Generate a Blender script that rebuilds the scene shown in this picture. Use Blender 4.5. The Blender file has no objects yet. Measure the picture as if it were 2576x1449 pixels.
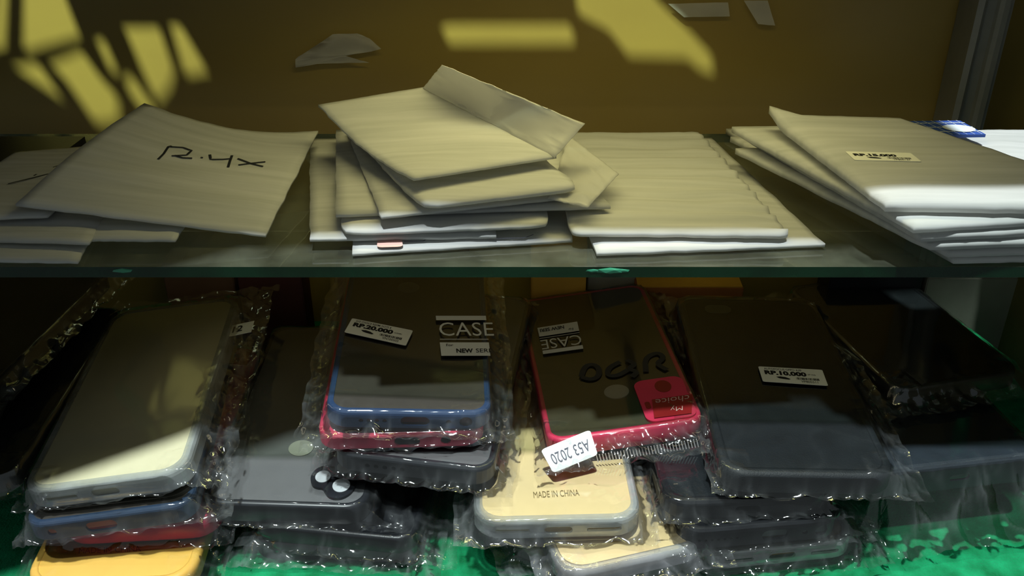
import bpy, bmesh, math, random
from mathutils import Vector, Matrix, noise
R = math.radians
sc = bpy.context.scene
C = sc.collection
random.seed(7)

# ------------------------------------------------------------------ camera
F = 2500.0; IW, IH = 2576.0, 1449.0
CAMZ = 0.355; TILT = R(30)
cd = bpy.data.cameras.new('camera'); cam = bpy.data.objects.new('camera', cd); C.objects.link(cam)
cam.location = (0, 0, CAMZ); cam.rotation_euler = (R(90) - TILT, 0, 0)
cd.sensor_fit = 'HORIZONTAL'; cd.sensor_width = 36.0; cd.lens = 36.0 * F / IW
cd.clip_start = 0.01; cd.clip_end = 20
sc.camera = cam

# ------------------------------------------------------------------ light
SUN = Vector((0.05, 0.20, -1.0)).normalized()          # the shop's cool overhead light
w = bpy.data.worlds.new('world'); sc.world = w; w.use_nodes = True
bg = w.node_tree.nodes['Background']; bg.inputs[0].default_value = (0.85, 0.92, 1.0, 1); bg.inputs[1].default_value = 0.165
sl = bpy.data.lights.new('overhead_light', 'SUN'); so = bpy.data.objects.new('overhead_light', sl); C.objects.link(so)
sl.energy = 5.6; sl.angle = R(2.6); sl.color = (0.90, 0.96, 1.0)
so.rotation_euler = SUN.to_track_quat('-Z', 'Y').to_euler(); so.location = (-0.3, -0.3, 1.5)
ll = bpy.data.lights.new('warm_fill', 'AREA'); lo = bpy.data.objects.new('warm_fill', ll); C.objects.link(lo)
ll.shape = 'RECTANGLE'; ll.size = 0.24; ll.size_y = 0.02; ll.energy = 0.175; ll.color = (1.0, 0.87, 0.38); ll.spread = R(130)
lo.location = (0.03, 0.415, 0.322)  # added fill under the counter top, gives the pouches their warm light
l2 = bpy.data.lights.new('under_shelf_fill', 'AREA'); lo2 = bpy.data.objects.new('under_shelf_fill', l2); C.objects.link(lo2)
l2.shape = 'RECTANGLE'; l2.size = 0.36; l2.size_y = 0.012; l2.energy = 0.018; l2.color = (1.0, 0.84, 0.56)   # added fill under the shelf, brightens the dark lower level
lo2.location = (0.0, 0.402, 0.1475); lo2.rotation_euler = (R(28), 0, 0)
# two added spots, out of view, aimed through the gaps to make wall patches
SPOT = [(Vector((-0.50, -0.20, 1.20)), Vector((-0.30, .480, .335)), 5.0), (Vector((-0.35, -0.20, 1.25)), Vector((-0.02, .482, .335)), 5.1)]
SPOTP = []
for k, (sp, aim, ang) in enumerate(SPOT):
    pl = bpy.data.lights.new('patch_spot', 'SPOT'); po = bpy.data.objects.new('patch_spot', pl); C.objects.link(po)
    po.location = sp; po.rotation_euler = (aim - sp).to_track_quat('-Z', 'Y').to_euler()
    pl.energy = 158; pl.spot_size = R(2 * ang); pl.spot_blend = .15; pl.shadow_soft_size = .022; pl.color = (.82, 1.0, .70)
vs = sc.view_settings
vs.view_transform = 'Standard'; vs.look = 'None'; vs.gamma = 1; vs.exposure = 0.0; vs.use_curve_mapping = False
sc.cycles.transparent_max_bounces = 16
sc.cycles.max_bounces = 5; sc.cycles.diffuse_bounces = 3; sc.cycles.glossy_bounces = 2
sc.cycles.caustics_reflective = False; sc.cycles.caustics_refractive = False

# ------------------------------------------------------------------ helpers
def ray(px, py):
    u = (px - IW / 2) / F; v = (py - IH / 2) / F
    return Vector((u, math.cos(TILT) - v * math.sin(TILT), -math.sin(TILT) - v * math.cos(TILT)))
O = Vector((0, 0, CAMZ))
def P(px, py, z):                                     # point of the place at height z
    d = ray(px, py); return O + d * ((z - CAMZ) / d.z)
def PY(px, py, y):                                    # point of the place at depth y
    d = ray(px, py); return O + d * (y / d.y)

def base(o):
    p = Vector((0, 0, 0))
    while o is not None:
        p += o.location; o = o.parent
    return p
def tag(o, label=None, cat=None, group=None, kind=None):
    if label: o['label'] = label
    if cat: o['category'] = cat
    if group: o['group'] = group
    if kind: o['kind'] = kind
    return o
def thing(name, loc, label, cat, group=None):
    o = bpy.data.objects.new(name, None); C.objects.link(o); o.location = loc; o.empty_display_size = 0.01
    return tag(o, label, cat, group)
def obj(name, verts, faces, mat, parent=None, smooth=False, loc=None, mats=None, mi=None):
    b = base(parent); l = Vector(loc) if loc is not None else Vector((0, 0, 0))
    m = bpy.data.meshes.new(name)
    m.from_pydata([tuple(Vector(v) - b - l) for v in verts], [], faces)
    if mats:
        for k in mats: m.materials.append(k)
        if mi: m.polygons.foreach_set('material_index', mi)
    else: m.materials.append(mat)
    if smooth: m.polygons.foreach_set('use_smooth', [True] * len(m.polygons))
    m.validate(); m.update()
    o = bpy.data.objects.new(name, m); C.objects.link(o); o.parent = parent; o.location = l
    return o
def recalc(o):
    bm = bmesh.new(); bm.from_mesh(o.data); bmesh.ops.recalc_face_normals(bm, faces=bm.faces); bm.to_mesh(o.data); bm.free()
    return o
def box_vf(x0, x1, y0, y1, z0, z1):
    v = [(x, y, z) for z in (z0, z1) for y in (y0, y1) for x in (x0, x1)]
    f = [(0, 2, 3, 1), (4, 5, 7, 6), (0, 1, 5, 4), (2, 6, 7, 3), (0, 4, 6, 2), (1, 3, 7, 5)]
    return [Vector(a) for a in v], f
def box(name, x0, x1, y0, y1, z0, z1, mat, parent=None, M=None, bev=0):
    v, f = box_vf(x0, x1, y0, y1, z0, z1)
    if M: v = [M @ a for a in v]
    o = obj(name, v, f, mat, parent)
    if bev:
        bm = bmesh.new(); bm.from_mesh(o.data)
        bmesh.ops.bevel(bm, geom=bm.edges[:], offset=bev, segments=2, affect='EDGES'); bm.to_mesh(o.data); bm.free()
    return o
def rrect(x0, x1, y0, y1, r, n=6):                    # rounded rectangle outline, counter-clockwise
    pts = []
    for cx, cy, a0 in ((x1 - r, y0 + r, -90), (x1 - r, y1 - r, 0), (x0 + r, y1 - r, 90), (x0 + r, y0 + r, 180)):
        for k in range(n + 1):
            a = R(a0 + 90 * k / n); pts.append((cx + r * math.cos(a), cy + r * math.sin(a)))
    return pts
def loft(rings, closed_ends=True, ring_close=False):  # rings: lists of 3-D points of the same length
    n = len(rings[0]); v = [p for r in rings for p in r]; f = []
    m = len(rings)
    for k in range(m if ring_close else m - 1):
        a, b = k * n, ((k + 1) % m) * n
        for i in range(n):
            j = (i + 1) % n; f.append((a + i, a + j, b + j, b + i))
    if closed_ends and not ring_close:
        f.append(tuple(range(n - 1, -1, -1))); f.append(tuple((m - 1) * n + i for i in range(n)))
    return v, f
def prism(name, outline, z0, z1, mat, parent, M=None, bev=0.0, smooth=False):
    cx = sum(p[0] for p in outline) / len(outline); cy = sum(p[1] for p in outline) / len(outline)
    def inset(d):
        out = []
        n = len(outline)
        for i in range(n):
            a, b, c = outline[i - 1], outline[i], outline[(i + 1) % n]
            tx, ty = c[0] - a[0], c[1] - a[1]; l = math.hypot(tx, ty) or 1
            out.append((b[0] - ty / l * d, b[1] + tx / l * d))
        return out
    rings = [[Vector((x, y, z0)) for x, y in outline]]
    if bev:
        rings.append([Vector((x, y, z1 - bev)) for x, y in outline])
        rings.append([Vector((x, y, z1 - bev * .3)) for x, y in inset(bev * .3)])
        rings.append([Vector((x, y, z1)) for x, y in inset(bev)])
    else: rings.append([Vector((x, y, z1)) for x, y in outline])
    v, f = loft(rings)
    if M: v = [M @ a for a in v]
    return obj(name, v, f, mat, parent, smooth)
def boolean(o, cutters):                              # cuts openings, applied to the mesh
    tmp = []
    for v, f in cutters:
        m = bpy.data.meshes.new('cut'); m.from_pydata([tuple(a) for a in v], [], f)
        c = bpy.data.objects.new('cut', m); C.objects.link(c); tmp.append(c)
        bm = bmesh.new(); bm.from_mesh(m); bmesh.ops.recalc_face_normals(bm, faces=bm.faces); bm.to_mesh(m); bm.free()
        md = o.modifiers.new('b', 'BOOLEAN'); md.operation = 'DIFFERENCE'; md.solver = 'EXACT'; md.object = c
    bpy.context.view_layer.update()
    dg = bpy.context.evaluated_depsgraph_get()
    new = bpy.data.meshes.new_from_object(o.evaluated_get(dg))
    o.modifiers.clear(); old = o.data; o.data = new; bpy.data.meshes.remove(old)
    for c in tmp:
        m = c.data; bpy.data.objects.remove(c); bpy.data.meshes.remove(m)

# text, flat print laid on a quad (corner functions give world points for u,v in 0..1)
def text_geo(s, bold=0.0, space=1.0):
    cu = bpy.data.curves.new('t', 'FONT'); cu.body = s; cu.size = 1; cu.offset = bold; cu.resolution_u = 3; cu.fill_mode = 'FRONT'
    cu.space_character = space
    o = bpy.data.objects.new('t', cu); C.objects.link(o); bpy.context.view_layer.update()
    dg = bpy.context.evaluated_depsgraph_get(); m = bpy.data.meshes.new_from_object(o.evaluated_get(dg))
    v = [(a.co.x, a.co.y) for a in m.vertices]; f = [tuple(p.vertices) for p in m.polygons]
    bpy.data.objects.remove(o); bpy.data.curves.remove(cu); bpy.data.meshes.remove(m)
    x0 = min(a[0] for a in v); x1 = max(a[0] for a in v); y0 = min(a[1] for a in v); y1 = max(a[1] for a in v)
    return [((a[0] - x0) / (x1 - x0), (a[1] - y0) / (y1 - y0)) for a in v], f
def on_quad(q, lift):                                 # q: bottom-left, bottom-right, top-right, top-left
    n = (q[1] - q[0]).cross(q[3] - q[0]).normalized()
    if n.z < 0: n = -n
    return lambda u, v: (q[0] * (1 - u) * (1 - v) + q[1] * u * (1 - v) + q[2] * u * v + q[3] * (1 - u) * v) + n * lift
def lettering(name, s, fn, u0, u1, v0, v1, mat, parent, bold=0.0, space=1.0):
    v, f = text_geo(s, bold, space)
    return obj(name, [fn(u0 + (u1 - u0) * a, v0 + (v1 - v0) * b) for a, b in v], f, mat, parent)
def patch(name, fn, u0, u1, v0, v1, mat, parent, thick=0.0, n=8, r=0.0):
    pts = rrect(u0, u1, v0, v1, r, 3) if r else [(u0 + (u1 - u0) * k / n, v0) for k in range(n + 1)] + [(u1 + (u0 - u1) * k / n, v1) for k in range(n + 1)]
    top = [fn(a, b) for a, b in pts]
    if not thick: return obj(name, top, [tuple(range(len(top)))], mat, parent)
    nrm = (fn(1, 0) - fn(0, 0)).cross(fn(0, 1) - fn(0, 0)).normalized()
    if nrm.z < 0: nrm = -nrm
    v, f = loft([[p - nrm * thick for p in top], top])
    return obj(name, v, f, mat, parent)
def stroke(name, pts, width, mat, parent, fn):        # pen stroke: flat ribbon through pixel points
    w = [fn(*p) for p in pts]; L = []; Rr = []
    for i, p in enumerate(w):
        a = w[max(i - 1, 0)]; b = w[min(i + 1, len(w) - 1)]
        t = (b - a).normalized(); s = t.cross(Vector((0, 0, 1))).normalized() * width / 2
        L.append(p + s); Rr.append(p - s)
    n = len(w)
    return obj(name, L + Rr, [(i, i + 1, n + i + 1, n + i) for i in range(n - 1)], mat, parent)

# ------------------------------------------------------------------ materials
def mat(name):
    m = bpy.data.materials.new(name); m.use_nodes = True
    nt = m.node_tree; b = nt.nodes['Principled BSDF']
    return m, nt, b
def N(nt, t, **kw):
    n = nt.nodes.new(t)
    for k, v in kw.items(): setattr(n, k, v)
    return n
def coords(nt, scale=(1, 1, 1)):
    tc = N(nt, 'ShaderNodeTexCoord'); mp = N(nt, 'ShaderNodeMapping'); mp.inputs['Scale'].default_value = scale
    nt.links.new(tc.outputs['Object'], mp.inputs['Vector']); return mp.outputs[0]
def plain(name, col, rough=0.5, spec=0.5, var=0.08, scale=60, bump=0.0, bscale=600, trans=0.0):
    m, nt, b = mat(name)
    b.inputs['Roughness'].default_value = rough; b.inputs['Specular IOR Level'].default_value = spec
    nz = N(nt, 'ShaderNodeTexNoise'); nz.inputs['Scale'].default_value = scale; nz.inputs['Detail'].default_value = 4
    nt.links.new(coords(nt), nz.inputs['Vector'])
    rp = N(nt, 'ShaderNodeValToRGB')
    rp.color_ramp.elements[0].color = tuple(c * (1 - var) for c in col) + (1,); rp.color_ramp.elements[0].position = .3
    rp.color_ramp.elements[1].color = tuple(min(1, c * (1 + var)) for c in col) + (1,); rp.color_ramp.elements[1].position = .7
    nt.links.new(nz.outputs['Fac'], rp.inputs[0]); nt.links.new(rp.outputs[0], b.inputs['Base Color'])
    if bump:
        n2 = N(nt, 'ShaderNodeTexNoise'); n2.inputs['Scale'].default_value = bscale; n2.inputs['Detail'].default_value = 3
        nt.links.new(coords(nt), n2.inputs['Vector'])
        bp = N(nt, 'ShaderNodeBump'); bp.inputs['Strength'].default_value = bump; bp.inputs['Distance'].default_value = 0.0005
        nt.links.new(n2.outputs['Fac'], bp.inputs['Height']); nt.links.new(bp.outputs[0], b.inputs['Normal'])
    if trans:
        out = nt.nodes['Material Output']; tr = N(nt, 'ShaderNodeBsdfTranslucent'); nt.links.new(rp.outputs[0], tr.inputs[0])
        mx = N(nt, 'ShaderNodeMixShader'); mx.inputs[0].default_value = trans
        nt.links.new(b.outputs[0], mx.inputs[1]); nt.links.new(tr.outputs[0], mx.inputs[2]); nt.links.new(mx.outputs[0], out.inputs[0])
    return m
def clear(name, tint, gloss_rough, f0, f1, haze=0.0, hazecol=(1, 1, 1), bump=0.0, bscale=(200, 200, 200), crease=0.0, hv=(.5, 1.6)):
    """thin clear sheet: lets light through, mirrors at the fresnel angle, a little milky haze"""
    m, nt, b = mat(name); nt.nodes.remove(b); out = nt.nodes['Material Output']
    tr = N(nt, 'ShaderNodeBsdfTransparent'); tr.inputs[0].default_value = tint + (1,)
    gl = N(nt, 'ShaderNodeBsdfGlossy'); gl.inputs['Roughness'].default_value = gloss_rough; gl.inputs[0].default_value = (1, 1, 1, 1)
    fr = N(nt, 'ShaderNodeLayerWeight'); fr.inputs['Blend'].default_value = 0.35
    mr = N(nt, 'ShaderNodeMapRange'); mr.inputs['To Min'].default_value = f0; mr.inputs['To Max'].default_value = f1
    nt.links.new(fr.outputs['Fresnel'], mr.inputs['Value'])
    mx = N(nt, 'ShaderNodeMixShader'); nt.links.new(mr.outputs[0], mx.inputs[0])
    src = tr.outputs[0]
    if haze:
        df = N(nt, 'ShaderNodeBsdfDiffuse'); df.inputs[0].default_value = hazecol + (1,)
        tl = N(nt, 'ShaderNodeBsdfTranslucent'); tl.inputs[0].default_value = hazecol + (1,)
        md = N(nt, 'ShaderNodeMixShader'); md.inputs[0].default_value = 0.4
        nt.links.new(df.outputs[0], md.inputs[1]); nt.links.new(tl.outputs[0], md.inputs[2])
        mh = N(nt, 'ShaderNodeMixShader')
        nz = N(nt, 'ShaderNodeTexNoise'); nz.inputs['Scale'].default_value = 45; nz.inputs['Detail'].default_value = 5
        nt.links.new(coords(nt), nz.inputs['Vector'])
        m2 = N(nt, 'ShaderNodeMapRange'); m2.inputs['From Min'].default_value = .35; m2.inputs['From Max'].default_value = .7
        m2.inputs['To Min'].default_value = haze * hv[0]; m2.inputs['To Max'].default_value = haze * hv[1]
        nt.links.new(nz.outputs['Fac'], m2.inputs['Value']); nt.links.new(m2.outputs[0], mh.inputs[0])
        nt.links.new(src, mh.inputs[1]); nt.links.new(md.outputs[0], mh.inputs[2]); src = mh.outputs[0]
    nt.links.new(src, mx.inputs[1]); nt.links.new(gl.outputs[0], mx.inputs[2]); nt.links.new(mx.outputs[0], out.inputs[0])
    if bump:
        n2 = N(nt, 'ShaderNodeTexNoise'); n2.inputs['Scale'].default_value = 1; n2.inputs['Detail'].default_value = 3; n2.inputs['Distortion'].default_value = .6
        nt.links.new(coords(nt, bscale), n2.inputs['Vector'])
        h = n2.outputs['Fac']
        if crease:
            vo = N(nt, 'ShaderNodeTexVoronoi'); vo.feature = 'DISTANCE_TO_EDGE'; vo.inputs['Scale'].default_value = .7
            nt.links.new(coords(nt, bscale), vo.inputs['Vector'])
            ma = N(nt, 'ShaderNodeMath', operation='MULTIPLY_ADD'); ma.inputs[1].default_value = crease
            nt.links.new(vo.outputs['Distance'], ma.inputs[0]); nt.links.new(h, ma.inputs[2]); h = ma.outputs[0]
        bp = N(nt, 'ShaderNodeBump'); bp.inputs['Strength'].default_value = bump; bp.inputs['Distance'].default_value = 0.001
        nt.links.new(h, bp.inputs['Height'])
        nt.links.new(bp.outputs[0], gl.inputs['Normal']); nt.links.new(bp.outputs[0], fr.inputs['Normal'])
    return m

def cello(name, tint, rough, f0, f1, h0, h1):
    """cellophane: clear where it lies flat, milky where it is folded over itself (vertex attribute 'fold')"""
    m, nt, b = mat(name); nt.nodes.remove(b); out = nt.nodes['Material Output']
    tr = N(nt, 'ShaderNodeBsdfTransparent'); tr.inputs[0].default_value = (tint, tint, tint, 1)
    gl = N(nt, 'ShaderNodeBsdfGlossy'); gl.inputs['Roughness'].default_value = rough; gl.inputs[0].default_value = (1, 1, 1, 1)
    fr = N(nt, 'ShaderNodeLayerWeight'); fr.inputs['Blend'].default_value = 0.35
    mr = N(nt, 'ShaderNodeMapRange'); mr.inputs['To Min'].default_value = f0; mr.inputs['To Max'].default_value = f1
    nt.links.new(fr.outputs['Fresnel'], mr.inputs['Value'])
    at = N(nt, 'ShaderNodeAttribute'); at.attribute_name = 'fold'
    m2 = N(nt, 'ShaderNodeMapRange'); m2.inputs['To Min'].default_value = h0; m2.inputs['To Max'].default_value = h1
    nt.links.new(at.outputs['Fac'], m2.inputs['Value'])
    df = N(nt, 'ShaderNodeBsdfTranslucent'); df.inputs[0].default_value = (.80, .84, .88, 1)
    d2 = N(nt, 'ShaderNodeBsdfDiffuse'); d2.inputs[0].default_value = (.80, .84, .88, 1)
    md = N(nt, 'ShaderNodeMixShader'); md.inputs[0].default_value = .6
    nt.links.new(df.outputs[0], md.inputs[1]); nt.links.new(d2.outputs[0], md.inputs[2])
    mh = N(nt, 'ShaderNodeMixShader'); nt.links.new(m2.outputs[0], mh.inputs[0])
    nt.links.new(tr.outputs[0], mh.inputs[1]); nt.links.new(md.outputs[0], mh.inputs[2])
    mx = N(nt, 'ShaderNodeMixShader'); nt.links.new(mr.outputs[0], mx.inputs[0])
    nt.links.new(mh.outputs[0], mx.inputs[1]); nt.links.new(gl.outputs[0], mx.inputs[2]); nt.links.new(mx.outputs[0], out.inputs[0])
    return m
def pane():
    m, nt, b = mat('front_glass'); nt.nodes.remove(b)
    tr = N(nt, 'ShaderNodeBsdfTransparent'); tr.inputs[0].default_value = (.97, .985, .97, 1)
    nt.links.new(tr.outputs[0], nt.nodes['Material Output'].inputs[0]); return m
def felt():
    m, nt, b = mat('green_felt'); b.inputs['Roughness'].default_value = 1; b.inputs['Specular IOR Level'].default_value = .1
    b.inputs['Sheen Weight'].default_value = .3; b.inputs['Sheen Tint'].default_value = (.2, 1, .6, 1)
    n1 = N(nt, 'ShaderNodeTexNoise'); n1.inputs['Scale'].default_value = 90; n1.inputs['Detail'].default_value = 6
    nt.links.new(coords(nt), n1.inputs['Vector'])
    rp = N(nt, 'ShaderNodeValToRGB'); rp.color_ramp.elements[0].position = .32; rp.color_ramp.elements[1].position = .7
    rp.color_ramp.elements[0].color = (.004, .16, .05, 1); rp.color_ramp.elements[1].color = (.012, .36, .14, 1)
    nt.links.new(n1.outputs['Fac'], rp.inputs[0]); nt.links.new(rp.outputs[0], b.inputs['Base Color'])
    n2 = N(nt, 'ShaderNodeTexNoise'); n2.inputs['Scale'].default_value = 900; n2.inputs['Detail'].default_value = 4
    nt.links.new(coords(nt), n2.inputs['Vector'])
    bp = N(nt, 'ShaderNodeBump'); bp.inputs['Strength'].default_value = .9; bp.inputs['Distance'].default_value = .0015
    nt.links.new(n2.outputs['Fac'], bp.inputs['Height']); nt.links.new(bp.outputs[0], b.inputs['Normal'])
    return m
def wallmat():
    m, nt, b = mat('ochre_panel'); b.inputs['Roughness'].default_value = .38; b.inputs['Specular IOR Level'].default_value = .35
    n1 = N(nt, 'ShaderNodeTexNoise'); n1.inputs['Scale'].default_value = 7; n1.inputs['Detail'].default_value = 7
    nt.links.new(coords(nt, (1, 1, 2)), n1.inputs['Vector'])
    rp = N(nt, 'ShaderNodeValToRGB'); rp.color_ramp.elements[0].position = .3; rp.color_ramp.elements[1].position = .75
    rp.color_ramp.elements[0].color = (.28, .195, .052, 1); rp.color_ramp.elements[1].color = (.34, .245, .060, 1)
    nt.links.new(n1.outputs['Fac'], rp.inputs[0]); nt.links.new(rp.outputs[0], b.inputs['Base Color'])
    return m
def foam():
    m, nt, b = mat('foam_paper'); b.inputs['Roughness'].default_value = .75; b.inputs['Specular IOR Level'].default_value = .25
    col = (.72, .73, .72)
    wv = N(nt, 'ShaderNodeTexNoise'); wv.inputs['Scale'].default_value = 1; wv.inputs['Detail'].default_value = 3
    nt.links.new(coords(nt, (14, 260, 40)), wv.inputs['Vector'])
    rp = N(nt, 'ShaderNodeValToRGB'); rp.color_ramp.elements[0].position = .3; rp.color_ramp.elements[1].position = .7
    rp.color_ramp.elements[0].color = (.60, .61, .59, 1); rp.color_ramp.elements[1].color = (.74, .74, .73, 1)
    nt.links.new(wv.outputs['Fac'], rp.inputs[0]); nt.links.new(rp.outputs[0], b.inputs['Base Color'])
    bp = N(nt, 'ShaderNodeBump'); bp.inputs['Strength'].default_value = .35; bp.inputs['Distance'].default_value = .001
    nt.links.new(wv.outputs['Fac'], bp.inputs['Height']); nt.links.new(bp.outputs[0], b.inputs['Normal'])
    out = nt.nodes['Material Output']; tr = N(nt, 'ShaderNodeBsdfTranslucent'); nt.links.new(rp.outputs[0], tr.inputs[0])
    mx = N(nt, 'ShaderNodeMixShader'); mx.inputs[0].default_value = .36
    nt.links.new(b.outputs[0], mx.inputs[1]); nt.links.new(tr.outputs[0], mx.inputs[2]); nt.links.new(mx.outputs[0], out.inputs[0])
    return m
M_ = dict(
    felt=felt(), wall=wallmat(), foam=foam(),
    dark=plain('dark_side_panel', (.16, .13, .05), .6, .3),
    alu=plain('aluminium', (.20, .20, .18), .42, .6, .05, 200),
    board=plain('mask_board', (.30, .24, .12), .8, .2),
    glass=clear('shelf_glass', (.86, .91, .85), .03, .04, .5, .10, (.56, .60, .46)),
    glass_front=pane(),
    edge=clear('shelf_glass_edge', (.03, .14, .06), .15, .03, .25, .75, (.006, .045, .018), .5, (300, 300, 300)),
    chip=plain('chipped_glass', (.04, .26, .15), .2, .6),
    film=cello('cellophane', .98, .075, .062, .85, .003, .09),
    film_soft=cello('soft_cellophane', .97, .10, .09, .80, .012, .20),
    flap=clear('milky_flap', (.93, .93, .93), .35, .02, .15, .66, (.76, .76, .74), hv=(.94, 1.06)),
    black=plain('black_plastic', (.009, .010, .013), .36, .35, .2, 80, .12, 1500),
    blackmat=plain('matte_black_leather', (.010, .013, .016), .55, .25, .2, 90, .4, 1400),
    navy=plain('navy_black_cover', (.014, .022, .032), .5, .5, .2, 60, .2, 1400),
    smoke=plain('smoky_back', (.15, .152, .158), .42, .5, .08, 40, .1, 1500),
    smoke2=plain('smoky_brown_back', (.062, .054, .046), .42, .5, .1, 40, .1, 1500),
    smokeolive=plain('smoky_olive_back', (.075, .066, .042), .42, .5, .1, 40, .1, 1500),
    blue=plain('blue_rubber', (.022, .052, .13), .4, .5, .1),
    bluedark=plain('dark_blue_rubber', (.020, .042, .085), .38, .5, .1),
    red=plain('red_rubber', (.78, .040, .115), .42, .5, .06, trans=.1),
    reddark=plain('dark_red_film', (.28, .012, .016), .4, .5, .06),
    cream=plain('cream_plastic', (.86, .66, .34), .4, .4, .03),
    creamw=plain('pale_cream_plastic', (.80, .74, .50), .4, .4, .03),
    yellow=plain('yellow_plastic', (.86, .52, .10), .4, .4, .04),
    amber=plain('amber_plastic', (.50, .33, .06), .45, .4, .06, trans=.2),
    tpu=clear('clear_rubber', (.86, .88, .88), .12, .06, .6, .38, (.84, .88, .90)),
    rim=plain('dark_rim', (.02, .022, .028), .35, .5),
    lens=plain('lens_window', (.60, .63, .66), .45, .4, .04),
    logo=plain('logo_window', (.36, .36, .31), .6, .3, .06),
    logodark=plain('logo_window_dim', (.15, .14, .13), .6, .3, .06),
    insert=plain('pink_insert', (.30, .085, .085), .6, .3),
    insertg=plain('grey_insert', (.24, .30, .28), .6, .3),
    insertd=plain('dark_insert', (.03, .03, .03), .6, .3),
    sticker=plain('sticker_paper', (.80, .81, .80), .6, .3, .02),
    stickerold=plain('price_sticker_paper', (.78, .78, .70), .65, .25, .05),
    ink=plain('black_ink', (.012, .012, .014), .6, .3), inkg=plain('grey_ink', (.10, .10, .13), .6, .3),
    inkp=plain('faded_ink', (.20, .14, .05), .6, .3), inkm=plain('marker_ink', (.022, .024, .03), .5, .4),
    white=plain('white_print', (.72, .73, .70), .6, .3, .03),
    pinkp=plain('pale_print', (.70, .45, .42), .6, .3, .03),
    comb=plain('white_teeth', (.75, .70, .70), .4, .5),
    bluecard=plain('blue_card', (.035, .08, .32), .5, .4), whitecard=plain('white_card', (.62, .68, .74), .5, .3),
    maroon=plain('maroon_card', (.085, .028, .022), .6, .3), orange=plain('orange_card', (.34, .13, .035), .6, .3),
    mustard=plain('mustard_card', (.62, .36, .05), .6, .3), grey=plain('grey_card', (.16, .16, .12), .6, .3), brown=plain('brown_card', (.16, .085, .05), .6, .3),
    greyp=plain('greyish_card', (.26, .26, .22), .6, .3), redprint=plain('red_print', (.70, .42, .37), .6, .3),
)

# ------------------------------------------------------------------ the cabinet
WALLY = 0.57; SHZ = 0.155; SHT = 0.005; SF = 0.364; SB = 0.516; TOPZ = 0.330
def struct(name, o): o.name = name; return tag(o, kind='structure')
struct('floor', box('floor', -.50, .32, .3366, WALLY + .01, -.012, 0, M_['felt']))
tag(bpy.data.objects['floor'], 'bright green felt lining the bottom of the display cabinet')
struct('wall_back', box('wall_back', -.50, .32, WALLY, WALLY + .01, 0, TOPZ, M_['wall']))
struct('wall_right', box('wall_right', .310, .320, .33, WALLY, 0, TOPZ, M_['dark']))
struct('wall_left', box('wall_left', -.50, -.49, .33, WALLY, 0, TOPZ, M_['dark']))
struct('window_1', box('window_1', -.49, .31, .3325, .3365, 0, TOPZ - .004, M_['glass_front']))
tag(bpy.data.objects['window_1'], 'clear front glass of the cabinet')
# corner post of ribbed aluminium
post = thing('trim_1', (.262, .553, 0), 'ribbed aluminium corner post against the back panel', None); tag(post, kind='structure')
del_cat = post
v = []
prof = [(.2535, .545), (.2565, .5435), (.2585, .545), (.2595, .547), (.2645, .547), (.2655, .545), (.2675, .5435), (.2705, .5435), (.2715, .546), (.2735, .546), (.2745, .565), (.2535, .569)]
vv, ff = loft([[Vector((x, y, .0)) for x, y in prof], [Vector((x, y, TOPZ - .001)) for x, y in prof]])
obj('profile', vv, ff, M_['alu'], post)

# glass shelf: clear faces, green edge
def shelf():
    t = thing('glass_shelf', (0, .44, SHZ - SHT), 'clear glass shelf with a dark green front edge', 'shelf')
    v, f = box_vf(-.489, .309, SF, SB, SHZ - SHT, SHZ)
    o = obj('glass_sheet', v, f, None, t, mats=[M_['glass'], M_['edge']], mi=[0, 0, 1, 1, 1, 1])
    for px, s in ((318, .0022), (1532, .0030), (1560, .0018), (1490, .0016)):
        p = P(px, 668, SHZ - .002); bm = bmesh.new(); bmesh.ops.create_icosphere(bm, subdivisions=1, radius=s)
        vs_ = [Vector((q.co.x * 2.2, q.co.y * .3, q.co.z * .5)) + Vector((p.x, SF, SHZ - .0018)) for q in bm.verts]
        fs_ = [tuple(q.index for q in fc.verts) for fc in bm.faces]; bm.free()
        obj('edge_chip', vs_, fs_, M_['chip'], t)
shelf()
# shelf pegs under the glass, against the back panel
for px in (1537, 250, 2450):
    p = PY(px, 690, .545)
    tt = thing('shelf_support', (p.x, .545, SHZ - SHT - .03), {1537: 'dark green peg holding up the shelf behind the red case', 250: 'dark peg holding up the shelf at the far left', 2450: 'dark peg holding up the shelf near the corner post'}[px], 'peg', 'pegs under the glass shelf')
    prof = [(.004, -.036), (.0052, -.030), (.0052, -.008), (.0075, -.006), (.0075, 0)]
    rings = [[Vector((p.x + r * math.cos(R(a)), .5105 + r * math.sin(R(a)) * .7, SHZ - SHT + z)) for a in range(0, 360, 24)] for r, z in prof]
    vv, ff = loft(rings); obj('stem', vv, ff, M_['felt'], tt, True)
    box('bracket', p.x - .003, p.x + .003, .5105, WALLY, SHZ - SHT - .034, SHZ - SHT - .024, M_['alu'], tt)

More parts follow.
